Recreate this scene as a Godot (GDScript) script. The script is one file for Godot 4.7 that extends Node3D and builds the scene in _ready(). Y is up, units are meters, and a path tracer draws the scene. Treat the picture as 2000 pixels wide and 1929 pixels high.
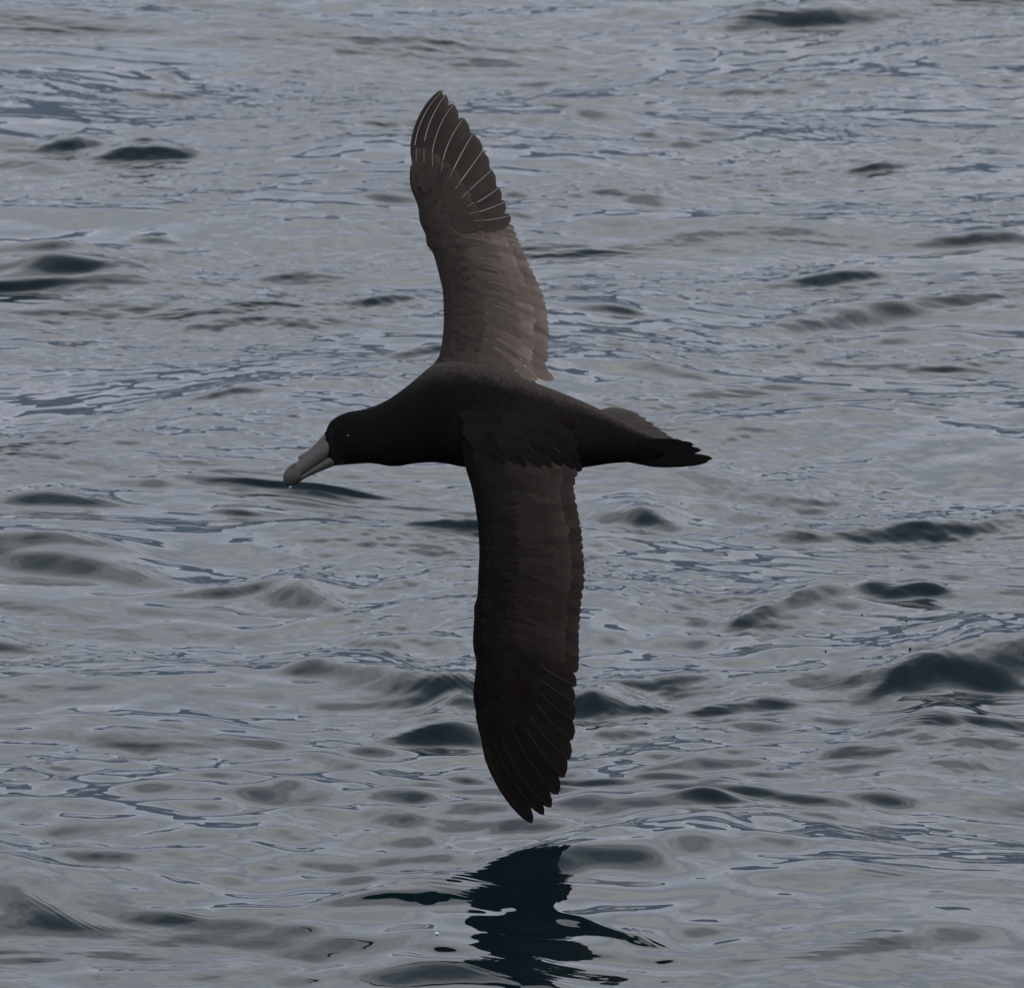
extends Node3D
# A dark seabird banks low over calm, rippled sea under an even grey sky.
# Camera 5.2 m above the water (a boat's deck); the bird is about 25 m away.

const UNIT := 0.001153           # the bird is drawn in units of 1.15 mm; (1000, 800) is the middle of its body, y runs down
const BIRD_AWAY := 25.47

var sea_long: Array = []
var sea_mid: Array = []
var sea_cell: Array = []
var sea_short: Array = []
var patch_noise: FastNoiseLite
var ragged: FastNoiseLite
var rng := RandomNumberGenerator.new()
var xs := PackedFloat32Array()
var zs := PackedFloat32Array()
var rows_h: Array = []


func _ready() -> void:
	set_camera()
	set_sky()
	set_sun()
	build_sea()
	build_hills()
	build_bird()
	build_drops()
	print("done ", Time.get_ticks_msec())


# ------------------------------------------------------------------ camera, sky, sun

func set_camera() -> void:
	var cam := Camera3D.new()
	cam.name = "camera"
	cam.fov = 5.0
	cam.near = 0.5
	cam.far = 30000.0
	# a long lens: 275 mm gives the 5 degrees; the far water lies just outside its depth of field
	var lens := CameraAttributesPhysical.new()
	lens.frustum_focal_length = 274.8
	lens.frustum_focus_distance = 25.4
	lens.frustum_near = 0.5
	lens.frustum_far = 30000.0
	lens.exposure_aperture = 14.0
	cam.attributes = lens
	cam.position = Vector3(0, 5.2, 0)
	cam.rotation_degrees = Vector3(-10.0, 0, 0)
	add_child(cam)
	cam.current = true


func set_sky() -> void:
	# low, bright, broken cloud all round; darker and bluer overhead
	var w := 1536
	var h := 768
	var soft := FastNoiseLite.new()
	soft.seed = 5
	soft.frequency = 1.0
	soft.fractal_octaves = 4
	var fine := FastNoiseLite.new()
	fine.seed = 14
	fine.frequency = 1.0
	fine.fractal_octaves = 5
	fine.fractal_gain = 0.6
	var img := Image.create_empty(w, h, false, Image.FORMAT_RGBF)
	var stops := [[0.0, Vector3(1.02, 1.05, 1.09)], [6.0, Vector3(1.20, 1.215, 1.235)], [14.0, Vector3(1.38, 1.395, 1.415)], [24.0, Vector3(1.52, 1.535, 1.55)], [37.0, Vector3(1.46, 1.50, 1.54)], [52.0, Vector3(0.55, 0.68, 0.74)], [64.0, Vector3(0.34, 0.47, 0.54)], [90.0, Vector3(0.29, 0.39, 0.45)]]
	for j in h:
		var elev := (0.5 - (j + 0.5) / h) * 180.0
		var base: Vector3 = stops[0][1]
		for k in range(1, stops.size()):
			if elev > stops[k - 1][0]:
				var t := clampf((elev - stops[k - 1][0]) / (stops[k][0] - stops[k - 1][0]), 0, 1)
				t = t * t * (3.0 - 2.0 * t)
				base = (stops[k - 1][1] as Vector3).lerp(stops[k][1], t)
		var e := deg_to_rad(elev)
		var lift := tan(clampf(e, 0.0, 1.35)) + 0.12        # a flat layer of cloud seen from below
		for i in w:
			var c := base
			if elev > 0.0:
				var a := TAU * (i + 0.5) / w
				var n := soft.get_noise_3d(cos(a) * 0.9 / lift, sin(a) * 0.9 / lift, elev * 0.07)
				var m := fine.get_noise_3d(cos(a) * 3.2 + 30.0, sin(a) * 3.2, elev * 0.26)
				var open := clampf(0.36 - 2.4 * m - 0.5 * n, 0.0, 1.0)
				c = base * (1.0 + 0.22 * n + 0.16 * m)
				c = c.lerp(base * Vector3(0.62, 0.68, 0.785), open * 0.7)     # bluer where the cloud is thin
			img.set_pixel(i, j, Color(c.x, c.y, c.z))
	var mat := PanoramaSkyMaterial.new()
	mat.panorama = ImageTexture.create_from_image(img)
	var sky := Sky.new()
	sky.sky_material = mat
	var env := Environment.new()
	env.background_mode = Environment.BG_SKY
	env.sky = sky
	env.tonemap_mode = Environment.TONE_MAPPER_LINEAR
	env.tonemap_exposure = 1.0
	env.fog_enabled = true
	env.fog_density = 0.00007
	env.fog_light_color = Color(0.76, 0.83, 1.0)
	env.sdfgi_enabled = true
	env.ssao_enabled = true
	env.ssil_enabled = true
	var we := WorldEnvironment.new()
	we.name = "world_environment"
	we.environment = env
	add_child(we)


func set_sun() -> void:
	var sun := DirectionalLight3D.new()
	sun.name = "sun"
	sun.light_color = Color(1.0, 0.95, 0.88)
	sun.light_energy = 0.5
	sun.light_angular_distance = 25.0
	sun.shadow_enabled = true
	add_child(sun)
	sun.look_at_from_position(Vector3(0.66, 0.74, 0.12), Vector3.ZERO)


# ------------------------------------------------------------------ sea

func wave_set(count: int, short_l: float, long_l: float, slope: float, spread: float) -> Array:
	# unit: k vector, phase, amplitude; the slopes of all together have the given root mean square
	var out := []
	var each := slope * sqrt(2.0 / count)
	for i in count:
		var l := exp(lerpf(log(short_l), log(long_l), (i + rng.randf()) / count))
		var a := rng.randfn(0.0, spread) + (0.45 if i % 2 else -0.4)
		var k := TAU / l
		out.append([k * sin(a), k * cos(a), rng.randf() * TAU, each / k * rng.randf_range(0.7, 1.3)])
	return out


# steep wavelets: x, z of the foot, width, height of the face as seen, slant of the crest
const WAVELETS := [
	[1.06, -38.75, 0.44, 0.106, 0.05], [-1.41, -35.82, 0.18, 0.049, 0.05], [-1.15, -35.58, 0.20, 0.057, 0.00], [-1.16, -35.84, 0.08, 0.025, 0.00], [-1.56, -38.06, 0.07, 0.017, 0.00], [-1.14, -37.63, 0.10, 0.034, -0.30],
	[-1.23, -37.72, 0.07, 0.017, 0.00], [-1.10, -37.10, 0.19, 0.031, -0.10], [-0.82, -38.85, 0.05, 0.021, 0.00], [0.40, -36.03, 0.07, 0.026, -0.20], [0.47, -35.77, 0.15, 0.023, 0.00], [0.65, -35.70, 0.10, 0.020, 0.00],
	[1.21, -35.35, 0.15, 0.036, 0.10], [-0.86, -35.52, 0.08, 0.020, 0.00], [-1.42, -33.71, 0.23, 0.046, -0.10], [-1.30, -33.41, 0.34, 0.061, -0.15], [-1.17, -33.09, 0.39, 0.083, -0.05], [-1.43, -33.16, 0.21, 0.027, 0.00],
	[-1.00, -33.71, 0.09, 0.019, 0.00], [-1.17, -34.02, 0.09, 0.023, -0.10], [1.40, -33.89, 0.28, 0.047, 0.08], [1.00, -33.13, 0.24, 0.046, 0.10], [1.10, -32.54, 0.49, 0.060, 0.17], [0.36, -32.48, 0.13, 0.024, 0.00],
	[0.82, -31.98, 0.09, 0.015, 0.00], [-0.37, -32.54, 0.18, 0.024, 0.00], [-0.33, -31.46, 0.19, 0.058, 0.12], [-0.22, -32.44, 0.06, 0.021, 0.00], [-0.73, -31.98, 0.09, 0.015, 0.00], [-0.78, -30.79, 0.16, 0.025, 0.00],
	[-1.18, -29.27, 0.20, 0.047, -0.05], [-0.48, -29.53, 0.22, 0.027, -0.05], [-0.68, -29.06, 0.16, 0.027, -0.15], [-0.19, -28.73, 0.19, 0.040, 0.00], [0.25, -29.10, 0.15, 0.060, -0.10], [0.36, -29.14, 0.11, 0.020, 0.10],
	[1.02, -29.08, 0.51, 0.067, 0.08], [-1.23, -28.43, 0.26, 0.046, 0.00], [-1.09, -28.25, 0.30, 0.065, -0.15], [-0.78, -28.11, 0.21, 0.032, 0.10], [-0.62, -27.93, 0.14, 0.071, -0.30], [-1.24, -27.45, 0.11, 0.038, -0.05],
	[-0.38, -27.38, 0.11, 0.032, -0.20], [-0.40, -26.85, 0.25, 0.074, -0.20], [-0.18, -26.66, 0.20, 0.074, -0.05], [-0.17, -26.24, 0.18, 0.061, 0.05], [0.26, -26.53, 0.21, 0.061, -0.05], [0.69, -26.53, 0.17, 0.049, 0.10],
	[0.82, -27.76, 0.26, 0.064, 0.30], [1.07, -28.00, 0.12, 0.039, 0.25], [1.28, -26.75, 0.52, 0.145, 0.14], [1.12, -26.09, 0.24, 0.084, 0.05], [-0.74, -24.20, 0.14, 0.050, 0.00, 0.42], [-1.10, -24.23, 0.20, 0.067, -0.20, 0.5],
	[0.45, -24.77, 0.10, 0.030, 0.00, 0.42], [0.72, -24.41, 0.18, 0.050, 0.00, 0.42], [0.85, -23.86, 0.24, 0.060, 0.15, 0.5], [0.80, -26.18, 0.05, 0.012, 0.00],
	[0.32, -24.50, 0.50, 0.080, 0.10, 1.0], [-0.16, -24.25, 0.26, 0.055, -0.03, 0.8], [-0.11, -23.63, 0.27, 0.066, 0.00, 0.6], [0.22, -24.02, 0.20, 0.035, -0.20, 0.55]]


func row_heights(z: float, at: PackedFloat32Array) -> PackedFloat32Array:
	# sum of long, middle and short waves along one row of constant z
	var n := at.size()
	var out := PackedFloat32Array()
	out.resize(n)
	var sums: Array = []
	for waves: Array in [sea_long, sea_mid, sea_cell, sea_short]:
		var s := PackedFloat32Array()
		s.resize(n)
		for w: Array in waves:
			# the phase turns by a fixed angle from one column to the next
			var step: float = w[0] * (at[1] - at[0])
			var p: float = w[0] * at[0] + w[1] * z + w[2]
			var c: float = w[3] * cos(p)
			var d: float = w[3] * sin(p)
			var cs := cos(step)
			var sn := sin(step)
			for i in n:
				s[i] += c
				var t := c * cs - d * sn
				d = d * cs + c * sn
				c = t
		sums.append(s)
	var l: PackedFloat32Array = sums[0]
	var m: PackedFloat32Array = sums[1]
	var cell: PackedFloat32Array = sums[2]
	var f: PackedFloat32Array = sums[3]
	var near: Array = []
	for w: Array in WAVELETS:
		if w[3] > 0.022 and absf(z - w[1]) < w[3] * 9.0 + absf(w[4]) * w[2] * 5.0:
			near.append(w)
	var calm := smoothstep(-24.5, -29.0, z)       # the nearest water lies in a slick
	for i in n:
		var x := at[i]
		var p := patch_noise.get_noise_2d(x, z)
		var q := patch_noise.get_noise_2d(x * 1.7 + 40.0, z * 1.7)
		var mid := m[i] * clampf(1.0 + 1.3 * p, 0.3, 1.8)
		mid *= lerpf(0.75, 1.0, calm)
		var h := l[i] + mid + 7.0 * mid * mid + cell[i] * lerpf(1.75, 1.05, calm) * clampf(0.85 + 1.2 * patch_noise.get_noise_2d(x * 0.8 - 60.0, z * 0.6), 0.25, 1.6) + f[i] * clampf(0.72 + 1.2 * q, 0.2, 1.3) * lerpf(0.32, 1.0, calm)
		var bend := 0.0
		var bend2 := 0.0
		if near.size():
			bend = ragged.get_noise_2d(x, z)
			bend2 = ragged.get_noise_2d(x + 17.0, z * 0.6)
		for w: Array in near:
			var half: float = w[2] * 0.8
			var dx: float = x - w[0]
			var u := dx / half + 0.3 * bend
			if absf(u) > 1.9:
				continue
			var lens := exp(-0.9 * u * u)
			var full: float = w[3] * 1.75
			var run := full * (0.5 + 0.5 * lens)
			var v: float = -(z - w[1] + dx * w[4] * 4.0 + full * (0.12 * u * u + 0.3 * bend2))      # away from the camera is positive
			var t := v / run
			if t > -1.2 and t < 5.5:
				# an even, steep face with a close foot and crest, and a long back
				var face := 0.5 * (t + sqrt(t * t + 0.10))
				var back := 1.12 - 0.24 * t
				var d := face - back
				face = 0.5 * (face + back - sqrt(d * d + 0.10))
				face = 0.5 * (face + sqrt(face * face + 0.02)) - 0.07
				var side := 1.0 - smoothstep(0.6, 1.9, absf(u))
				var steep: float = w[5] if w.size() > 5 else 1.0
				h += 0.49 * steep * run * maxf(face, 0.0) * lens * side
				# fine ripples that run ahead of the crest on one flank
				if full > 0.06 and t > 0.3 and t < 2.6:
					var flank := smoothstep(0.15, 0.5, u * (1.0 if w[4] <= 0.0 else -1.0)) * smoothstep(0.3, 0.8, t) * smoothstep(2.6, 1.2, t)
					var fine := 0.026 if z > -31.0 else 0.05
					h += flank * side * fine * 0.030 * sin(TAU * (v + 0.5 * dx) / fine)
		out[i] = h
	return out


func drift(x: float, z: float) -> Vector3:
	# currents bend the lines of the waves
	var a := patch_noise.get_noise_2d(x * 1.1 + 200.0, z * 0.9)
	var b := patch_noise.get_noise_2d(x * 1.1, z * 0.9 + 300.0)
	var fade := smoothstep(14.9, 6.0, absf(x)) * smoothstep(-90.0, -50.0, z) * smoothstep(8.0, -10.0, z)
	return Vector3(x + 0.16 * a * fade, 0, z + 0.34 * b * fade)


func make_row(j: int) -> void:
	rows_h[j] = row_heights(zs[j], xs)


func sheet(called: String, x0: float, x1: float, nx: int, depths: PackedFloat32Array, mat: Material, parent: Node3D) -> void:
	xs = PackedFloat32Array()
	for i in nx + 1:
		xs.append(lerpf(x0, x1, float(i) / nx))
	zs = depths
	rows_h = []
	rows_h.resize(zs.size())
	var task := WorkerThreadPool.add_group_task(make_row, zs.size(), -1, true)
	WorkerThreadPool.wait_for_group_task_completion(task)
	var cols := nx + 1
	var rows := zs.size()
	var v := PackedVector3Array()
	var n := PackedVector3Array()
	v.resize(cols * rows)
	n.resize(cols * rows)
	for j in rows:
		var here: PackedFloat32Array = rows_h[j]
		var z := zs[j]
		for i in cols:
			v[j * cols + i] = drift(xs[i], z) + Vector3(0, here[i], 0)
	for j in rows:
		var up := maxi(j - 1, 0) * cols
		var down := mini(j + 1, rows - 1) * cols
		for i in cols:
			var across := v[j * cols + mini(i + 1, cols - 1)] - v[j * cols + maxi(i - 1, 0)]
			n[j * cols + i] = across.cross(v[down + i] - v[up + i]).normalized()
	var index := PackedInt32Array()
	index.resize((cols - 1) * (rows - 1) * 6)
	var at := 0
	for j in rows - 1:
		for i in cols - 1:
			var o := j * cols + i
			# rows run away from the camera
			index[at] = o
			index[at + 1] = o + cols
			index[at + 2] = o + 1
			index[at + 3] = o + 1
			index[at + 4] = o + cols
			index[at + 5] = o + cols + 1
			at += 6
	var arrays := []
	arrays.resize(Mesh.ARRAY_MAX)
	arrays[Mesh.ARRAY_VERTEX] = v
	arrays[Mesh.ARRAY_NORMAL] = n
	arrays[Mesh.ARRAY_INDEX] = index
	var mesh := ArrayMesh.new()
	mesh.add_surface_from_arrays(Mesh.PRIMITIVE_TRIANGLES, arrays)
	mesh.surface_set_material(0, mat)
	var o := MeshInstance3D.new()
	o.name = called
	o.mesh = mesh
	parent.add_child(o, true)


func spaced(z0: float, z1: float, first: float, last: float) -> PackedFloat32Array:
	var out := PackedFloat32Array()
	var z := z0
	while z > z1:
		out.append(z)
		z -= lerpf(first, last, clampf((z - z0) / (z1 - z0), 0, 1))
	out.append(z1)
	return out


func build_sea() -> void:
	rng.seed = 11
	sea_long = wave_set(18, 1.2, 5.0, 0.045, 0.3)
	sea_mid = wave_set(60, 0.26, 1.2, 0.057, 0.4)
	sea_cell = wave_set(60, 0.11, 0.30, 0.056, 0.6)
	sea_short = wave_set(80, 0.030, 0.12, 0.080, 0.6)
	patch_noise = FastNoiseLite.new()
	patch_noise.seed = 3
	patch_noise.frequency = 0.45
	patch_noise.fractal_octaves = 2
	ragged = FastNoiseLite.new()
	ragged.seed = 8
	ragged.frequency = 2.6
	ragged.fractal_octaves = 3
	ragged.fractal_gain = 0.4
	var water := StandardMaterial3D.new()
	water.resource_name = "sea_water"
	water.albedo_color = Color(0.0024, 0.0074, 0.0100).linear_to_srgb()
	water.roughness = 0.02
	water.metallic_specular = 0.354
	var sea := Node3D.new()
	sea.name = "sea"
	sea.set_meta("kind", "structure")
	sea.set_meta("label", "rippled grey green sea under an overcast sky")
	add_child(sea)
	sheet("water", -2.1, 2.1, 680, spaced(-22.0, -31.0, 0.006, 0.0095), water, sea)
	sheet("water", -2.9, 2.9, 580, spaced(-31.0, -42.0, 0.0105, 0.017), water, sea)
	sheet("water", -2.9, -2.1, 32, spaced(-22.0, -31.0, 0.03, 0.03), water, sea)
	sheet("water", 2.1, 2.9, 32, spaced(-22.0, -31.0, 0.03, 0.03), water, sea)
	# the water around, coarser
	sheet("water", -14.9, -2.9, 240, spaced(-22.0, -42.0, 0.05, 0.08), water, sea)
	sheet("water", 2.9, 14.9, 240, spaced(-22.0, -42.0, 0.05, 0.08), water, sea)
	sheet("water", -14.9, 14.9, 380, spaced(-42.0, -90.0, 0.08, 0.4), water, sea)
	sheet("water", -14.9, 14.9, 298, spaced(8.0, -22.0, 0.2, 0.1), water, sea)
	# and calm to the horizon
	var far := [[-14000.0, -90.0, -14000.0, 14000.0], [8.0, 14000.0, -14000.0, 14000.0], [-90.0, 8.0, -14000.0, -14.9], [-90.0, 8.0, 14.9, 14000.0]]
	for r: Array in far:
		var pm := PlaneMesh.new()
		pm.size = Vector2(r[3] - r[2], r[1] - r[0])
		pm.material = water
		var o := MeshInstance3D.new()
		o.name = "water"
		o.mesh = pm
		o.position = Vector3((r[2] + r[3]) / 2.0, 0, (r[0] + r[1]) / 2.0)
		sea.add_child(o, true)


func build_hills() -> void:
	# a hazy range along the far shore, which the backs of the waves mirror
	var noise := FastNoiseLite.new()
	noise.seed = 21
	noise.frequency = 0.0005
	noise.fractal_octaves = 5
	var st := SurfaceTool.new()
	st.begin(Mesh.PRIMITIVE_TRIANGLES)
	st.set_smooth_group(0)
	var nx := 160
	var nz := 24
	var pts := []
	for j in nz + 1:
		for i in nx + 1:
			var x := lerpf(-9000, 9000, float(i) / nx)
			var z := lerpf(-6500, -10500, float(j) / nz)
			var t := float(j) / nz
			var h := 980.0 * sin(PI * pow(t, 0.8)) * (0.75 + 0.9 * noise.get_noise_2d(x, z)) - 4.0
			pts.append(Vector3(x, h, z))
	for j in nz:
		for i in nx:
			var o := j * (nx + 1) + i
			for k in [o, o + nx + 1, o + 1, o + 1, o + nx + 1, o + nx + 2]:
				st.add_vertex(pts[k])
	st.index()
	st.generate_normals()
	var mat := StandardMaterial3D.new()
	mat.albedo_color = Color(0.05, 0.07, 0.06).linear_to_srgb()
	mat.roughness = 0.95
	var o := MeshInstance3D.new()
	o.name = "hills"
	o.mesh = st.commit()
	o.mesh.surface_set_material(0, mat)
	o.set_meta("kind", "structure")
	o.set_meta("label", "blue hazy range of hills along the far shore")
	add_child(o)


# ------------------------------------------------------------------ bird

var feather_mat: StandardMaterial3D
var shaft_mat: StandardMaterial3D
var shaded_shaft_mat: StandardMaterial3D
var plumage_mat: StandardMaterial3D


func at(px: float, py: float, d: float) -> Vector3:
	# a point of the bird's drawing, d metres towards the near side
	var k := UNIT * (1.0 - d / BIRD_AWAY)
	return Vector3((px - 1000.0) * k, (800.0 - py) * k, d)


func along(list: Array, key: float) -> float:
	# list of [key, value], smooth between
	if key <= list[0][0]:
		return list[0][1]
	for i in range(1, list.size()):
		if key <= list[i][0]:
			var t: float = (key - list[i - 1][0]) / (list[i][0] - list[i - 1][0])
			return lerpf(list[i - 1][1], list[i][1], t)
	return list[-1][1]


func smooth_along(list: Array, key: float) -> float:
	# Catmull-Rom through list of [key, value]
	var n := list.size()
	if key <= list[0][0]:
		return list[0][1]
	for i in range(1, n):
		if key <= list[i][0]:
			var a: Array = list[maxi(i - 2, 0)]
			var b: Array = list[i - 1]
			var c: Array = list[i]
			var d: Array = list[mini(i + 1, n - 1)]
			var w: float = c[0] - b[0]
			var t: float = (key - b[0]) / w
			var mb: float = (c[1] - a[1]) / maxf(c[0] - a[0], 0.001) * w
			var mc: float = (d[1] - b[1]) / maxf(d[0] - b[0], 0.001) * w
			var t2 := t * t
			var t3 := t2 * t
			return (2 * t3 - 3 * t2 + 1) * b[1] + (t3 - 2 * t2 + t) * mb + (-2 * t3 + 3 * t2) * c[1] + (t3 - t2) * mc
	return list[-1][1]


# Each wing: leading and trailing edge, and depth, against the distance down the drawing
const LOWER := {
	"lead": [[770, 905], [840, 898], [905, 907], [953, 921], [1002, 930], [1038, 934], [1080, 936], [1122, 934], [1154, 933], [1173, 930], [1186, 925.5], [1200, 926], [1239, 924], [1256, 923.5], [1281, 927], [1289, 930], [1325, 927], [1358, 924], [1384, 928], [1420, 936], [1456, 945], [1496, 958], [1534, 974], [1570, 996], [1591, 1017], [1607, 1040]],
	"trail": [[770, 1040], [830, 1085], [875, 1118], [900, 1127], [927, 1128], [959, 1121], [978, 1125], [1010, 1131], [1044, 1137], [1090, 1141], [1122, 1143], [1150, 1141], [1173, 1137], [1200, 1134], [1250, 1130], [1290, 1130], [1340, 1126], [1400, 1121], [1445, 1118], [1483, 1113], [1518, 1102], [1551, 1090], [1576, 1077], [1591, 1063], [1607, 1041]],
	"depth": [[770, 0.020], [800, 0.046], [830, 0.068], [860, 0.082], [900, 0.093], [950, 0.102], [1000, 0.106], [1100, 0.105], [1200, 0.09], [1300, 0.075], [1400, 0.05], [1500, 0.015], [1607, -0.03]],
	"thick": [[770, 0.022], [830, 0.021], [950, 0.018], [1150, 0.014], [1250, 0.012], [1330, 0.009], [1400, 0.006], [1440, 0.003]],
	"reach": [[770, 0.95], [880, 0.9], [960, 0.70], [1150, 0.64], [1250, 0.62], [1330, 0.52], [1400, 0.32], [1440, 0.15]],
	"tilt": -0.04, "camber": 0.09, "from": 770.0, "to": 1440.0,
}
const UPPER := {
	"lead": [[172, 865], [192, 839], [222, 822.5], [256, 810], [294, 804.5], [345, 800], [368, 803.5], [400, 816], [431, 820], [457, 831], [476, 833.5], [489, 844], [514, 852], [550, 861], [567, 864.7], [622, 866.7], [663, 863.7], [694, 857.5], [710, 847], [739, 838], [780, 838]],
	"trail": [[172, 866], [200, 886], [227, 906], [258, 924], [292, 943], [328, 960], [362, 975], [391, 987], [419, 997], [440, 1004], [463, 1011], [503, 1028], [544, 1047], [565, 1057], [594, 1066], [630, 1071], [655, 1073], [704, 1070], [724, 1068], [745, 1084], [780, 1095]],
	"depth": [[172, -0.58], [250, -0.53], [350, -0.45], [430, -0.37], [500, -0.30], [600, -0.20], [650, -0.15], [700, -0.10], [740, -0.065], [780, -0.03]],
	"thick": [[320, 0.003], [380, 0.007], [430, 0.010], [520, 0.013], [620, 0.016], [700, 0.020], [780, 0.026]],
	"reach": [[320, 0.16], [360, 0.36], [430, 0.55], [520, 0.62], [640, 0.66], [720, 0.8], [780, 0.9]],
	"tilt": -0.06, "camber": 0.105, "from": 320.0, "to": 780.0,
}


func on_wing(w: Dictionary, px: float, py: float, lift: float) -> Vector3:
	var l := smooth_along(w.lead, py)
	var r := maxf(smooth_along(w.trail, py), l + 6.0)
	var c := clampf((px - l) / (r - l), -0.1, 1.15)
	var chord := (r - l) * UNIT
	var d: float = smooth_along(w.depth, py) + chord * (w.tilt * (c - 0.5) + w.camber * (4.0 * c * (1.0 - c)))
	return at(px, py, d + lift)


func arm_share(c: float) -> float:
	return sqrt(minf(1.0, c / 0.22)) * (1.0 - 0.92 * smoothstep(0.15, 1.0, c))


func arm_top(w: Dictionary, px: float, py: float) -> float:
	# how far the skin of the arm stands above the middle of the wing
	var l := smooth_along(w.lead, py)
	var r := maxf(smooth_along(w.trail, py), l + 6.0)
	var c := (px - l) / (r - l) / smooth_along(w.reach, py)
	if c <= 0.0 or py < w.from or py > w.to:
		return 0.0
	return smooth_along(w.thick, py) * arm_share(minf(c, 1.0)) * (1.0 - smoothstep(1.0, 1.3, c))


func feather_mesh(w: Dictionary, a: Vector2, m: Vector2, b: Vector2, outer: float, inner: float, side: float, lift: float, step: float, lies_on_arm: bool, tone: Vector3, pointed: float, quill: float, quill_from: float) -> ArrayMesh:
	# a, m, b: root, middle and tip of the shaft in the drawing; outer, inner: widths of the vanes; side: which way the outer vane lies
	var v := PackedVector3Array()
	var col := PackedColorArray()
	var idx := PackedInt32Array()
	var n := 12
	var quill_v := PackedVector3Array()
	var quill_i := PackedInt32Array()
	var nick := rng.randf_range(0.55, 0.92)
	for j in n + 1:
		var t := float(j) / n
		t = 1.0 - pow(1.0 - t, 1.35)
		var p := a * (2 * (t - 0.5) * (t - 1)) + m * (4 * t * (1 - t)) + b * (2 * t * (t - 0.5))
		var g := (a * (4 * t - 3) + m * (4 - 8 * t) + b * (4 * t - 1)).normalized()
		var s := Vector2(-g.y, g.x) * side
		var shape_o := minf(1.0, 0.2 + 2.6 * t) * sqrt(maxf(0.0, 1.0 - pow(t, 9.0 - 4.0 * pointed)))
		var shape_i := minf(1.0, 0.2 + 2.8 * t) * pow(maxf(0.0, 1.0 - pow(t, 8.0 - 4.5 * pointed)), 0.6)
		var ruffle := rng.randf_range(-0.04, 0.04) + (-0.10 if absf(t - nick) < 0.05 else 0.0)
		var po := p + s * outer * shape_o
		var pi := p - s * inner * shape_i * (1.0 + ruffle)
		var pim := p - s * inner * shape_i * 0.5
		var under := [po, p, pim, pi]
		var rise := [0.5, 0.85, 0.35, -0.9]
		var worn := 1.0 + 0.28 * smoothstep(0.75, 1.0, t)
		for layer in 2:
			for k in 4:
				var q: Vector2 = under[k]
				var up: float = lift + step * rise[k] - (0.0007 * layer if k == 1 or k == 2 else 0.0002 * layer)
				if lies_on_arm:
					up += arm_top(w, q.x, q.y)
				v.append(on_wing(w, q.x, q.y, up))
				var edge: float = [1.04, 0.92, 1.0, 1.12][k]
				var f: float = edge * worn * rng.randf_range(0.9, 1.1)
				col.append(Color(tone.x * f, tone.y * f, tone.z * f))
		if j < n:
			var o := j * 8
			for k in 3:
				idx.append_array([o + k, o + k + 1, o + 8 + k, o + 8 + k, o + k + 1, o + 9 + k])
				idx.append_array([o + 5 + k, o + 4 + k, o + 13 + k, o + 13 + k, o + 4 + k, o + 12 + k])
		if quill > 0.0 and t >= quill_from:
			var thin := quill * (1.0 - 0.7 * t) + 0.15
			var qa := p + s * thin
			var qb := p - s * thin
			var first := quill_v.size()
			var base := lift + step * 0.8 + (arm_top(w, p.x, p.y) if lies_on_arm else 0.0)
			quill_v.append(on_wing(w, qa.x, qa.y, base))
			quill_v.append(on_wing(w, p.x, p.y, base + 0.0011))
			quill_v.append(on_wing(w, qb.x, qb.y, base))
			if first > 0:
				for q: Array in [[0, 1], [1, 2]]:
					quill_i.append_array([first - 3 + q[0], first - 3 + q[1], first + q[0], first + q[0], first - 3 + q[1], first + q[1]])
	var mesh := ArrayMesh.new()
	add_smooth(mesh, v, idx, col, feather_mat)
	if quill_i.size():
		add_smooth(mesh, quill_v, quill_i, PackedColorArray(), shaft_mat if w == UPPER else shaded_shaft_mat)
	return mesh


func add_smooth(mesh: ArrayMesh, v: PackedVector3Array, idx: PackedInt32Array, col: PackedColorArray, mat: Material, outward := Vector3(0, 0, 1)) -> void:
	# normals from the faces
	var n := PackedVector3Array()
	n.resize(v.size())
	for i in range(0, idx.size(), 3):
		var f := (v[idx[i + 2]] - v[idx[i]]).cross(v[idx[i + 1]] - v[idx[i]])
		for k in 3:
			n[idx[i + k]] += f
	for i in n.size():
		n[i] = n[i].normalized()
	var arrays := []
	arrays.resize(Mesh.ARRAY_MAX)
	arrays[Mesh.ARRAY_VERTEX] = v
	arrays[Mesh.ARRAY_NORMAL] = n
	if col.size():
		arrays[Mesh.ARRAY_COLOR] = col
	arrays[Mesh.ARRAY_INDEX] = idx
	mesh.add_surface_from_arrays(Mesh.PRIMITIVE_TRIANGLES, arrays)
	mesh.surface_set_material(mesh.get_surface_count() - 1, mat)


func part(called: String, mesh: Mesh, parent: Node3D) -> MeshInstance3D:
	var o := MeshInstance3D.new()
	o.name = called
	o.mesh = mesh
	parent.add_child(o, true)
	return o


func loft(rings: Array, mat: Material, tones: Array = []) -> ArrayMesh:
	# rings of equal length, closed round and capped at both ends
	var v := PackedVector3Array()
	var col := PackedColorArray()
	var idx := PackedInt32Array()
	var m: int = rings[0].size()
	for r in rings.size():
		for i in m:
			v.append(rings[r][i])
			if tones.size():
				col.append(tones[r][i])
	for r in rings.size() - 1:
		for i in m:
			var j := (i + 1) % m
			var o := r * m
			idx.append_array([o + i, o + j, o + m + i, o + m + i, o + j, o + m + j])
	for e in [0, rings.size() - 1]:
		var mid := Vector3.ZERO
		for p: Vector3 in rings[e]:
			mid += p / m
		v.append(mid)
		if tones.size():
			col.append(tones[e][0])
		for i in m:
			var j := (i + 1) % m
			if e == 0:
				idx.append_array([v.size() - 1, j, i])
			else:
				idx.append_array([v.size() - 1, e * m + i, e * m + j])
	var mesh := ArrayMesh.new()
	add_smooth(mesh, v, idx, col, mat)
	return mesh


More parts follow.
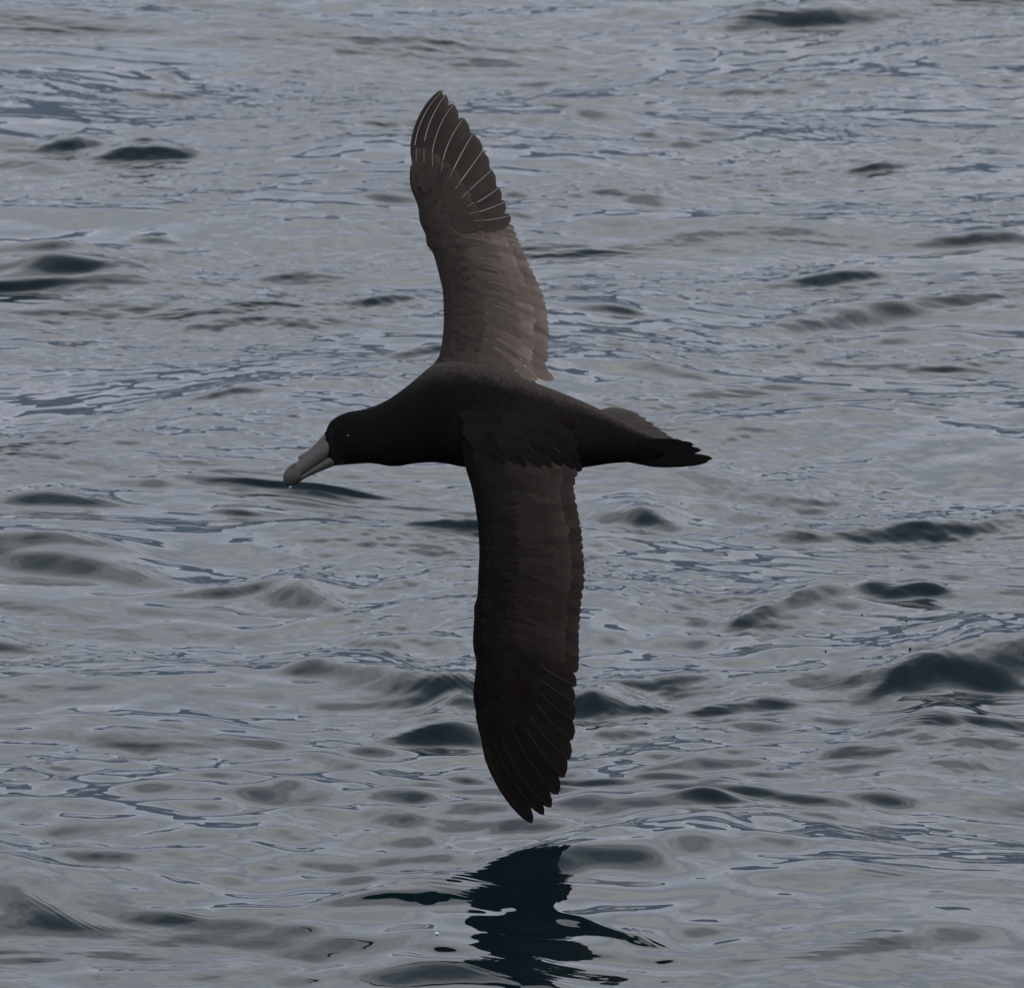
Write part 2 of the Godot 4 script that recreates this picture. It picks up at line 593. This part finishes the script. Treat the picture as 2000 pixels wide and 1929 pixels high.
func wing_arm(w: Dictionary, skin: Vector3) -> ArrayMesh:
	# the feathered arm and hand: a thick, round leading edge that thins backwards
	var rings := []
	var rows := 70
	var n := 14
	for j in rows + 1:
		var py := lerpf(w.from, w.to, float(j) / rows)
		var l := smooth_along(w.lead, py)
		var r := smooth_along(w.trail, py)
		var reach := smooth_along(w.reach, py)
		var th := smooth_along(w.thick, py)
		var ring := []
		for i in n + 1:
			var c := pow(float(i) / n, 1.8)
			var f := arm_share(c)
			ring.append(on_wing(w, l + (r - l) * reach * c, py, th * f))
		for i in range(n - 1, 0, -1):
			var c := pow(float(i) / n, 1.8)
			var f := arm_share(c)
			ring.append(on_wing(w, l + (r - l) * reach * c, py, -0.6 * th * f - 0.003 * c))
		rings.append(ring)
	var tones := []
	for ring: Array in rings:
		var row := []
		for p: Vector3 in ring:
			row.append(Color(skin.x, skin.y, skin.z))
		tones.append(row)
	return loft(rings, plumage_mat, tones)


# rows of feathers from the trailing edge forwards: name, where the tips lie, length, height, how many for each secondary
const ROWS := [
	["secondary_feather", 1.0, 0.45, 0.0022, 1.0], ["greater_covert", 0.87, 0.40, 0.0034, 1.0], ["median_covert", 0.74, 0.30, 0.0036, 1.2], ["median_covert", 0.62, 0.26, 0.0036, 1.2],
	["lesser_covert", 0.51, 0.22, 0.0030, 1.3], ["lesser_covert", 0.41, 0.19, 0.0024, 1.4], ["lesser_covert", 0.31, 0.17, 0.0018, 1.4], ["lesser_covert", 0.21, 0.14, 0.0012, 1.4]]


func build_wing(bird: Node3D, w: Dictionary, label: String, side: float, primaries: Array, slants: Array, trail_from: float, hand_end: float, trail_to: float, count: int, row_tone: Array, quill_tone: float) -> MeshInstance3D:
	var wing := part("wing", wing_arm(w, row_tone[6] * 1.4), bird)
	wing.set_meta("label", label)
	var dark: Vector3 = row_tone[8]
	# primaries: [hidden root, where the covert ends, middle, tip], outermost first
	for i in primaries.size():
		var q: Array = primaries[i]
		var gap: float = 17.0
		if i + 1 < primaries.size():
			gap = (q[3] as Vector2).distance_to(primaries[i + 1][3]) * 0.4 + (q[1] as Vector2).distance_to(primaries[i + 1][1]) * 0.4
		var whole: float = (q[0] as Vector2).distance_to(q[3])
		var from: float = (q[0] as Vector2).distance_to(q[1]) / whole
		# the middle of the drawn shaft need not be half way: bend the curve through it
		var mid := bent(q[0], q[2], q[3])
		part("primary_feather", feather_mesh(w, q[0], mid, q[3], 9.0 if i == 0 else minf(gap * 0.5, 11.0), gap * 1.55, side, -0.0008 + 0.0007 * i, 0.0012, false, dark * rng.randf_range(0.85, 1.15), 0.28, (0.55 if quill_tone > 0.9 else 0.2) * rng.randf_range(0.7, 1.15), from * rng.randf_range(0.92, 1.08)), wing)
	for i in primaries.size():
		var q: Array = primaries[i]
		var root: Vector2 = q[0] + (q[0] - q[1]) * 0.7
		var tip: Vector2 = q[1] + (q[1] - q[0]) * 0.12
		part("primary_covert", feather_mesh(w, root, (root + tip) / 2.0, tip, 8.0, 22.0, side, 0.0042 + 0.0006 * i, 0.001, false, row_tone[5] * rng.randf_range(0.85, 1.15), 0.2, 0.2 * quill_tone if quill_tone > 0.9 else 0.0, 0.62), wing)
		for k in 1:
			var back: Vector2 = (q[0] - q[1]) * (0.55 + 0.5 * k)
			var end: Vector2 = q[0] - back * 0.35
			part("lesser_primary_covert", feather_mesh(w, end + back * 1.3, end + back * 0.6, end, 8.0, 17.0, side, 0.0040 + 0.0003 * i, 0.0006, true, row_tone[5] * rng.randf_range(0.85, 1.15), 0.2, 0.0, 1.0), wing)
	# secondaries, then rows of coverts laid over them like tiles
	for k in ROWS.size():
		var row: Array = ROWS[k]
		var total: int = int(count * row[4] * (1.0 if k < 3 else 1.25))
		for i in total:
			var t := (i + 0.5) / total
			# the small coverts go on over the wrist
			var start := lerpf(trail_from, hand_end, clampf((k - 2) / 2.0, 0.0, 1.0))
			var py := lerpf(start, trail_to, t) + rng.randf_range(-1.5, 1.5)
			var l := smooth_along(w.lead, py)
			var r := smooth_along(w.trail, py)
			var tip_c: float = row[1] + rng.randf_range(-0.015, 0.015) * minf(k, 1)
			var tip := Vector2(l + (r - l) * tip_c, py)
			var reach: float = (r - l) * row[2]
			var slant := along(slants, py) + rng.randf_range(-0.04, 0.04)
			var root := tip - Vector2(1.0, slant).normalized() * reach
			var gap := absf(trail_to - start) / total
			var tone: Vector3 = row_tone[k] * rng.randf_range(0.75, 1.25)
			var quill := 0.0
			if k == 0 and i < 4:
				quill = 0.45 if quill_tone > 0.9 else 0.0
			part(row[0], feather_mesh(w, root, (root + tip) / 2.0 + Vector2(0, -2.0), tip, gap * 0.8, gap * 1.25, side, row[3], 0.0010, k > 0, tone, 0.25, quill, 0.72), wing)
	return wing


func bent(a: Vector2, m: Vector2, b: Vector2) -> Vector2:
	# the half-way point of the parabola through a, m and b, m at its share of the chord
	var t := clampf((m - a).dot(b - a) / (b - a).length_squared(), 0.2, 0.8)
	var off := m - a.lerp(b, t)
	return (a + b) / 2.0 + off * (0.25 / (t * (1.0 - t)))


func v2(list: Array) -> Array:
	# pairs of numbers to points
	var out := []
	for q: Array in list:
		var row := []
		for i in range(0, q.size(), 2):
			row.append(Vector2(q[i], q[i + 1]))
		out.append(row)
	return out


func ellipse_ring(px: float, cy: float, ry: float, d: float, rd: float, n := 32) -> Array:
	var ring := []
	for i in n:
		var a := TAU * i / n
		ring.append(at(px, cy - ry * cos(a), d + rd * sin(a)))
	return ring


func build_bird() -> void:
	rng.seed = 77
	feather_mat = StandardMaterial3D.new()
	feather_mat.resource_name = "feather"
	feather_mat.vertex_color_use_as_albedo = true
	feather_mat.roughness = 0.55
	feather_mat.metallic_specular = 0.2
	shaft_mat = StandardMaterial3D.new()
	shaft_mat.resource_name = "feather_shaft"
	shaft_mat.albedo_color = Color(0.36, 0.335, 0.30).linear_to_srgb()
	shaft_mat.roughness = 0.45
	shaded_shaft_mat = StandardMaterial3D.new()
	shaded_shaft_mat.resource_name = "shaded_feather_shaft"
	shaded_shaft_mat.albedo_color = Color(0.07, 0.062, 0.057).linear_to_srgb()  # same shafts on the near wing, with shade put into the colour
	shaded_shaft_mat.roughness = 0.45
	plumage_mat = StandardMaterial3D.new()
	plumage_mat.resource_name = "plumage"
	var mottle := NoiseTexture2D.new()
	mottle.width = 512
	mottle.height = 512
	mottle.seamless = true
	var fn := FastNoiseLite.new()
	fn.seed = 9
	fn.frequency = 0.02
	fn.fractal_octaves = 4
	mottle.noise = fn
	var ramp := Gradient.new()
	ramp.set_color(0, Color(0.30, 0.30, 0.30).linear_to_srgb())
	ramp.set_color(1, Color(1.0, 1.0, 1.0).linear_to_srgb())
	mottle.color_ramp = ramp
	plumage_mat.albedo_texture = mottle
	plumage_mat.vertex_color_use_as_albedo = true
	plumage_mat.uv1_triplanar = true
	plumage_mat.uv1_scale = Vector3(6, 14, 6)
	plumage_mat.roughness = 0.8
	var down := NoiseTexture2D.new()
	down.width = 512
	down.height = 512
	down.seamless = true
	var dn := FastNoiseLite.new()
	dn.seed = 4
	dn.noise_type = FastNoiseLite.TYPE_CELLULAR
	dn.cellular_return_type = FastNoiseLite.RETURN_DISTANCE
	dn.frequency = 0.035
	dn.fractal_octaves = 2
	down.noise = dn
	plumage_mat.heightmap_enabled = true
	plumage_mat.heightmap_texture = down
	plumage_mat.heightmap_scale = 0.22
	plumage_mat.metallic_specular = 0.15
	var bird := Node3D.new()
	bird.name = "seabird"
	bird.set_meta("label", "dark brown seabird with pale bill banking steeply low above the water")
	bird.set_meta("category", "bird")
	var tilt := deg_to_rad(-10.0)
	var basis_ := Basis(Vector3.RIGHT, tilt)
	# the middle of the body, seen 0.43 degrees above the middle of the view
	bird.transform = Transform3D(basis_, Vector3(0, 5.2, 0) + basis_ * Vector3(0, (964.5 - 800.0) * UNIT, -BIRD_AWAY))
	add_child(bird)

	# body: head, neck and trunk in one surface. x, top, bottom, depth of the middle, half depth
	var spine := [
		[634, 852, 884, 0.0, 0.007], [637, 840, 896, 0.0, 0.010], [642, 828, 905, 0.0, 0.0125], [650, 819, 909, 0.0, 0.018], [662, 811.5, 908.5, 0.0, 0.028], [680, 804.5, 907, 0.0, 0.042], [700, 801, 905.5, 0.0, 0.043], [720, 796.5, 904.5, 0.0, 0.045],
		[740, 789, 906.5, 0.0, 0.049], [760, 778.5, 910, 0.0, 0.056], [780, 765, 910, 0.0, 0.066], [800, 750, 906.5, 0.0, 0.078], [820, 733, 904, 0.0, 0.088], [845, 713, 903, 0.0, 0.098], [870, 707, 905, 0.0, 0.105], [900, 706, 911, 0.0, 0.11],
		[950, 713, 916, 0.0, 0.112], [1000, 729, 920, 0.0, 0.108], [1050, 749, 922, 0.0, 0.098], [1100, 768, 919, 0.0, 0.083], [1150, 789, 911.5, 0.0, 0.064], [1190, 808, 905.5, 0.0, 0.049], [1220, 823, 903, 0.0, 0.039], [1250, 838.5, 901, 0.0, 0.030], [1280, 852, 896, 0.0, 0.021], [1305, 863, 889, 0.0, 0.012], [1318, 870, 882, 0.0, 0.005]]
	var tops := []
	var bottoms := []
	var deeps := []
	for s: Array in spine:
		tops.append([s[0], s[1]])
		bottoms.append([s[0], s[2]])
		deeps.append([s[0], s[4]])
	var rings := []
	for i in 201:
		var x := lerpf(634, 1318, pow(i / 200.0, 1.15))
		var t := smooth_along(tops, x)
		var b := smooth_along(bottoms, x)
		rings.append(ellipse_ring(x, (t + b) / 2.0, maxf((b - t) / 2.0, 0.5), 0.0, smooth_along(deeps, x), 72))
	# black-brown; light along the ridge painted into a paler back, with worn feather edges
	var lit_wear := FastNoiseLite.new()
	lit_wear.seed = 31
	lit_wear.frequency = 85.0
	lit_wear.fractal_octaves = 3
	var body_tones := []
	for ring: Array in rings:
		var row := []
		for i in ring.size():
			var p: Vector3 = ring[i]
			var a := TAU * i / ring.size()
			var n := lit_wear.get_noise_3d(p.x, p.y * 1.6, p.z)
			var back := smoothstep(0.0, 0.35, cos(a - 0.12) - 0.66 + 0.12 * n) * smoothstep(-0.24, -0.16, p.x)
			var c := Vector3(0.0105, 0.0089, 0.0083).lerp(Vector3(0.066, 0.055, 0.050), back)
			# the shoulder feathers over the near wing's root are as brown as its coverts
			var e := Vector2((p.x - 0.02) / 0.17, (p.y + 0.06) / 0.085).length()
			var shoulder := smoothstep(1.15, 0.7, e + 0.45 * n) * smoothstep(0.0, 0.03, p.z)
			c = c.lerp(Vector3(0.0185, 0.0150, 0.0136), shoulder)
			row.append(Color(c.x, c.y, c.z))
		body_tones.append(row)
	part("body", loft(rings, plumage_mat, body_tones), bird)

	# wings
	var upper := v2([
		[812, 340, 813, 291, 825, 228, 865, 172], [828, 345, 828, 292, 841.6, 230, 871, 180], [844, 347, 845, 302, 861.7, 237, 886, 199], [859, 353, 864, 316, 880.7, 266, 906, 226], [871, 362, 884, 330, 901, 297, 924, 257],
		[878, 381, 898, 354, 918, 325.7, 943, 291], [886, 398, 912.5, 373, 932.6, 354, 961, 328], [897, 410, 924, 394, 947.4, 383, 975, 363], [899, 421, 931, 411, 953.8, 405, 987, 391], [905, 431.5, 943, 427, 968.6, 424.7, 998, 418]])
	var lower := v2([
		[939, 1409, 948, 1448, 987, 1545, 1040, 1608], [951, 1401, 965, 1440, 995.5, 1515, 1063, 1592], [970, 1392, 985, 1435, 1023, 1523, 1077.5, 1577], [987, 1384, 1002, 1419, 1040, 1494, 1090.5, 1552], [1004, 1367, 1021, 1409, 1057, 1468, 1102.5, 1518.5],
		[1014.5, 1354, 1032.5, 1386, 1067.5, 1443, 1113.5, 1483], [1023, 1335, 1042.5, 1365, 1078, 1411, 1119, 1445], [1027, 1316, 1048.5, 1342, 1082, 1380, 1121, 1407], [1027, 1295, 1048, 1316, 1084, 1348, 1123, 1370], [1031, 1280, 1057, 1301, 1090, 1322, 1126, 1340]])
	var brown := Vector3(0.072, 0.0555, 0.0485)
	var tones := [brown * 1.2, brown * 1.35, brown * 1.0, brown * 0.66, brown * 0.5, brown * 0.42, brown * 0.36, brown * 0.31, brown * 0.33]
	var near_shade_tones := [brown * 0.34, brown * 0.40, brown * 0.34, brown * 0.26, brown * 0.18, brown * 0.15, brown * 0.13, brown * 0.12, brown * 0.18]  # the near wing's shade is painted in as darker browns
	build_wing(bird, UPPER, "raised far wing leaning away, with white feather shafts", -1.0, upper, [[350, -1.8], [385, -0.9], [410, -0.4], [430, 0.0], [470, 0.22], [550, 0.28], [600, 0.33], [660, 0.5], [720, 0.6]], 438.0, 352.0, 748.0, 25, tones, 1.0)
	build_wing(bird, LOWER, "lowered near wing, its tip just above the water", 1.0, lower, [[840, 0.4], [880, 0.45], [920, 0.45], [960, 0.35], [1000, 0.14], [1050, 0.10], [1100, 0.12], [1150, 0.25], [1200, 0.42], [1250, 0.5], [1310, 0.7], [1350, 1.0], [1400, 1.9]], 1318.0, 1405.0, 842.0, 30, near_shade_tones, 0.5)
	# scapulars: they lie over the shoulder and close the gap between back and near wing
	for r in 5:
		for i in 9:
			var px := 898.0 + i * 22.0 + r * 5.0 + rng.randf_range(-5, 5)
			var py := 806.0 + r * 17.0 + i * 1.2 + rng.randf_range(-3, 3)
			var q := [Vector2(px, py), Vector2(px + 46.0, py + 20.0 + r * 3.0)]
			var ends := []
			for e: Vector2 in q:
				var t := smooth_along(tops, e.x)
				var b := smooth_along(bottoms, e.x)
				var k := clampf((e.y - (t + b) / 2.0) / ((b - t) / 2.0), -0.98, 0.98)
				var deep := smooth_along(deeps, e.x) * sqrt(1.0 - k * k)
				ends.append(at(e.x, e.y, maxf(deep, on_wing(LOWER, e.x, e.y, arm_top(LOWER, e.x, e.y)).z)))
			var out := Vector3(0.05, (812.0 - py) * 0.007, 1.0).normalized()
			part("scapular_feather", quill_blade(ends[0] + out * 0.001, ends[1] + out * 0.0045, (ends[1] - ends[0]).cross(out).normalized(), 0.0155, Vector3(0.0165, 0.0136, 0.0125) * rng.randf_range(0.75, 1.1) * (0.68 if i < 2 or r == 0 else 1.0), 0.25), bird)
	build_bill(bird)
	build_tail(bird)


func arch_rings(stations: Array, n := 16) -> Array:
	# stations: top x, y, bottom x, y, half width
	var rings := []
	for q: Array in stations:
		var t := at(q[0], q[1], 0.0)
		var b := at(q[2], q[3], 0.0)
		var ring := []
		for i in n:
			var a := TAU * i / n
			ring.append(((t + b) / 2.0 + (t - b) / 2.0 * cos(a)) + Vector3(0, 0, q[4] * signf(sin(a)) * pow(absf(sin(a)), 0.75)))
		rings.append(ring)
	return rings


func refine(stations: Array, times: int) -> Array:
	var out := []
	var keyed := []
	for k in stations[0].size():
		var list := []
		for i in stations.size():
			list.append([float(i), float(stations[i][k])])
		keyed.append(list)
	for i in (stations.size() - 1) * times + 1:
		var row := []
		for list: Array in keyed:
			row.append(smooth_along(list, float(i) / times))
		out.append(row)
	return out


func build_bill(bird: Node3D) -> void:
	var horn := StandardMaterial3D.new()
	horn.resource_name = "horn"
	horn.albedo_color = Color(0.064, 0.053, 0.049).linear_to_srgb()
	horn.roughness = 0.42
	var nail := StandardMaterial3D.new()
	nail.resource_name = "horn_tip"
	nail.albedo_color = Color(0.030, 0.026, 0.024).linear_to_srgb()
	nail.roughness = 0.4
	var jaw := StandardMaterial3D.new()
	jaw.resource_name = "jaw_horn"
	jaw.albedo_color = Color(0.044, 0.039, 0.0375).linear_to_srgb()
	jaw.roughness = 0.42
	var dark := StandardMaterial3D.new()
	dark.resource_name = "nostril_skin"
	dark.albedo_color = Color(0.09, 0.03, 0.03).linear_to_srgb()
	dark.roughness = 0.7
	var bill := Node3D.new()
	bill.name = "bill"
	bill.set_meta("label", "long pale grey bill with hooked tip")
	bird.add_child(bill)
	part("upper_mandible", loft(arch_rings(refine([
		[636, 856, 664, 878, 0.012], [628, 860, 655, 885, 0.0125], [613, 874, 636, 896, 0.012], [600, 884, 620, 906, 0.011], [588, 893, 604, 917, 0.0105], [580, 901, 593, 925, 0.0105], [573, 906, 584, 931, 0.0105]], 3)), horn), bill)
	part("hook", loft(arch_rings(refine([
		[577, 902.5, 592, 934, 0.0104], [570, 906, 588, 939, 0.0118], [563, 911, 584, 942.5, 0.0122], [556.5, 918.5, 580, 945, 0.0118], [553, 928, 575.5, 946.5, 0.0108], [553, 938, 570, 948, 0.0085], [557, 946.8, 566, 949.5, 0.005], [561.5, 952, 563, 951.5, 0.001]], 3)), nail), bill)
	part("lower_mandible", loft(arch_rings(refine([
		[660, 887, 660, 903, 0.009], [654, 883, 653, 909, 0.0115], [636, 894, 634, 917, 0.0108], [620, 905, 621.5, 922, 0.010], [604, 916, 606, 929, 0.0092], [592, 925, 597, 933, 0.0085], [584, 931, 588, 939, 0.007]], 3)), jaw), bill)
	var tube := part("nostril_tube", loft(arch_rings(refine([
		[633, 848, 648, 868, 0.008], [627, 853, 642, 874, 0.0095], [611.5, 869.5, 624, 889, 0.0095], [599, 880, 609, 898, 0.0088], [588, 887, 595.5, 905, 0.0078], [583.5, 891, 589, 905, 0.0066]], 3)), horn), bill)
	part("nostril", loft(arch_rings([[585, 890.2, 588, 899, 0.0042], [582.2, 891.6, 586, 899, 0.0038], [581.2, 893.5, 584, 897.5, 0.0016]], 12), dark), tube)
	# short feathers of the face run out over the root of the bill, in a ragged line
	for side in [-1.0, 1.0]:
		for i in 13:
			var y := 842.0 + i * 5.0 + rng.randf_range(-1.5, 1.5)
			var x := 637.0 + i * 1.6 + rng.randf_range(-3.0, 3.0)
			var a := at(x + 17.0, y - 3.0, side * 0.0150)
			var b := at(x - (7.0 if i == 7 or i == 8 else 2.0), y + 4.0, side * 0.0138)
			part("face_feather", quill_blade(a, b, (b - a).cross(Vector3(0, 0, 1)).normalized(), 0.0048, Vector3(0.0065, 0.0056, 0.0052) * rng.randf_range(0.8, 1.2), 0.8), bird)
	var eye_mat := StandardMaterial3D.new()
	eye_mat.resource_name = "eye"
	eye_mat.albedo_color = Color(0.012, 0.009, 0.008).linear_to_srgb()
	eye_mat.roughness = 0.12
	for side in [-1.0, 1.0]:
		var ball := SphereMesh.new()
		ball.radius = 0.0055
		ball.height = 0.011
		ball.radial_segments = 20
		ball.rings = 10
		ball.material = eye_mat
		var o := part("eye", ball, bird)
		o.position = at(681, 851, side * 0.0372)


func quill_blade(a: Vector3, b: Vector3, across: Vector3, wide: float, tone: Vector3, pointed: float) -> ArrayMesh:
	# a free feather from root a to tip b, its vanes along across
	var v := PackedVector3Array()
	var col := PackedColorArray()
	var idx := PackedInt32Array()
	var up := (b - a).cross(across).normalized()
	if up.z < 0.0:
		up = -up
	for j in 11:
		var t := 1.0 - pow(1.0 - j / 10.0, 1.35)
		var p := a.lerp(b, t) + up * 0.004 * sin(PI * t)
		var s := minf(1.0, 0.45 + 1.4 * t) * pow(maxf(0.0, 1.0 - pow(t, 8.0 - 4.0 * pointed)), 0.6) * (1.0 + rng.randf_range(-0.05, 0.05))
		for layer in 2:
			for k in 3:
				v.append(p + across * wide * s * (k - 1) + up * ([0.0, 0.0011, -0.0006][k] - 0.0008 * layer))
				var f := rng.randf_range(0.88, 1.12)
				col.append(Color(tone.x * f, tone.y * f, tone.z * f))
		if j < 10:
			var o := j * 6
			for k in 2:
				idx.append_array([o + k, o + k + 1, o + 6 + k, o + 6 + k, o + k + 1, o + 7 + k])
				idx.append_array([o + 4 + k, o + 3 + k, o + 10 + k, o + 10 + k, o + 3 + k, o + 9 + k])
	var mesh := ArrayMesh.new()
	add_smooth(mesh, v, idx, col, feather_mat)
	return mesh


func build_tail(bird: Node3D) -> void:
	var tail := Node3D.new()
	tail.name = "tail"
	bird.add_child(tail)
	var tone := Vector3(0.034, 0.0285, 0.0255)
	# far half, spread upwards and away, and near half, hanging, with shade put into its darker tone
	for q: Array in [[1216, 798, -0.106], [1226, 799.5, -0.103], [1237, 803.5, -0.098], [1249, 809, -0.093], [1262, 817, -0.087], [1277, 827, -0.08], [1291, 838, -0.071], [1303, 847, -0.062], [1314, 855, -0.054], [1324, 863, -0.042]]:
		var a := at(1165 + (q[0] - 1222) * 0.35, 812 + (q[1] - 798) * 0.6, -0.03)
		var b := at(q[0], q[1], q[2])
		part("tail_feather", quill_blade(a, b, (b - a).cross(Vector3(0.1, 0.75, 0.65)).normalized(), 0.0125, tone * rng.randf_range(0.9, 1.3), 0.35), tail)
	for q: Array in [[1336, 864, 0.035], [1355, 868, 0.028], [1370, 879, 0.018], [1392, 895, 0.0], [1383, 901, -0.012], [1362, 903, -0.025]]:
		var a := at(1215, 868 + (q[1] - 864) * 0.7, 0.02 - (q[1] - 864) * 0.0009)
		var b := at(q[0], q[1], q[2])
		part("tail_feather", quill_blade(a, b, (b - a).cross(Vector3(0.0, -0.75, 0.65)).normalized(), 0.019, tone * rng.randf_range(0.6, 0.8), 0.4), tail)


# ------------------------------------------------------------------ drops and bubbles

func drop(called: String, label: String, category: String, group: String, where: Vector3, size: float, stretch: float) -> MeshInstance3D:
	# a bead of water, drawn out below
	var st := SurfaceTool.new()
	st.begin(Mesh.PRIMITIVE_TRIANGLES)
	var n := 14
	var m := 10
	for j in m + 1:
		for i in n + 1:
			var a := TAU * i / n
			var t := PI * j / m
			var r := sin(t) * (1.0 - 0.35 * (1.0 - cos(t)) * 0.5 * stretch)
			st.add_vertex(Vector3(cos(a) * r, cos(t) * (1.0 + 0.4 * stretch), sin(a) * r) * size)
	for j in m:
		for i in n:
			var o := j * (n + 1) + i
			for k in [o, o + 1, o + n + 1, o + n + 1, o + 1, o + n + 2]:
				st.add_index(k)
	st.generate_normals()
	var o := MeshInstance3D.new()
	o.name = called
	o.mesh = st.commit()
	o.mesh.surface_set_material(0, drop_mat)
	o.position = where
	o.set_meta("label", label)
	o.set_meta("category", category)
	if group:
		o.set_meta("group", group)
	add_child(o, true)
	return o


var drop_mat: StandardMaterial3D


func build_drops() -> void:
	drop_mat = StandardMaterial3D.new()
	drop_mat.resource_name = "clear_water"
	drop_mat.albedo_color = Color(0.95, 0.97, 0.98, 0.03)
	drop_mat.transparency = BaseMaterial3D.TRANSPARENCY_ALPHA
	drop_mat.refraction_enabled = true
	drop_mat.refraction_scale = 0.033
	drop_mat.roughness = 0.02
	var film := StandardMaterial3D.new()
	film.resource_name = "bubble_film"
	film.albedo_color = Color(0.006, 0.016, 0.02).linear_to_srgb()
	film.roughness = 0.03
	film.metallic_specular = 0.354
	var bird: Node3D = get_node("seabird")
	drop("water_drop", "clear water drop hanging from the tip of the hooked bill", "water drop", "", bird.transform * at(565.5, 951.0, 0.0), 0.0042, 1.0)
	for q: Array in [[1016, 702, 1.0, "upper of the tiny water beads at the root of the raised wing"], [1025, 715, 1.4, "largest of the tiny water beads at the root of the raised wing"], [1008, 724, 0.9, "lowest of the tiny water beads at the root of the raised wing"]]:
		drop("water_drop", q[3], "water drop", "beads on the raised wing", bird.transform * on_wing(UPPER, q[0], q[1], 0.012 + arm_top(UPPER, q[0], q[1])), 0.0018 * q[2], 0.0)
	# bubbles on the slope before the large wave on the right
	for q: Array in [[0.95, -27.66, 1.0, "small bubble farthest from the camera, above the large dark wave"], [1.06, -27.60, 1.2, "small bubble farthest right, above the large dark wave"], [0.82, -27.22, 1.1, "small bubble farthest left, beside the large dark wave"], [1.03, -27.12, 1.5, "largest small bubble on the shoulder of the large dark wave"], [0.91, -26.96, 1.3, "small bubble nearest the camera, beside the large dark wave"]]:
		var y: float = row_heights(q[1], PackedFloat32Array([q[0], q[0] + 0.01]))[0]
		drop("bubble", q[3], "bubble", "bubbles before the large wave", drift(q[0], q[1]) + Vector3(0, y + 0.001, 0), 0.0025 * q[2], 0.0).mesh.surface_set_material(0, film)
	var y2: float = row_heights(-23.98, PackedFloat32Array([-0.116, -0.106]))[0]
	drop("bubble", "clear bubble floating alone beside the reflection of the wing", "bubble", "", drift(-0.116, -23.98) + Vector3(0, y2 + 0.002, 0), 0.0038, 0.0)
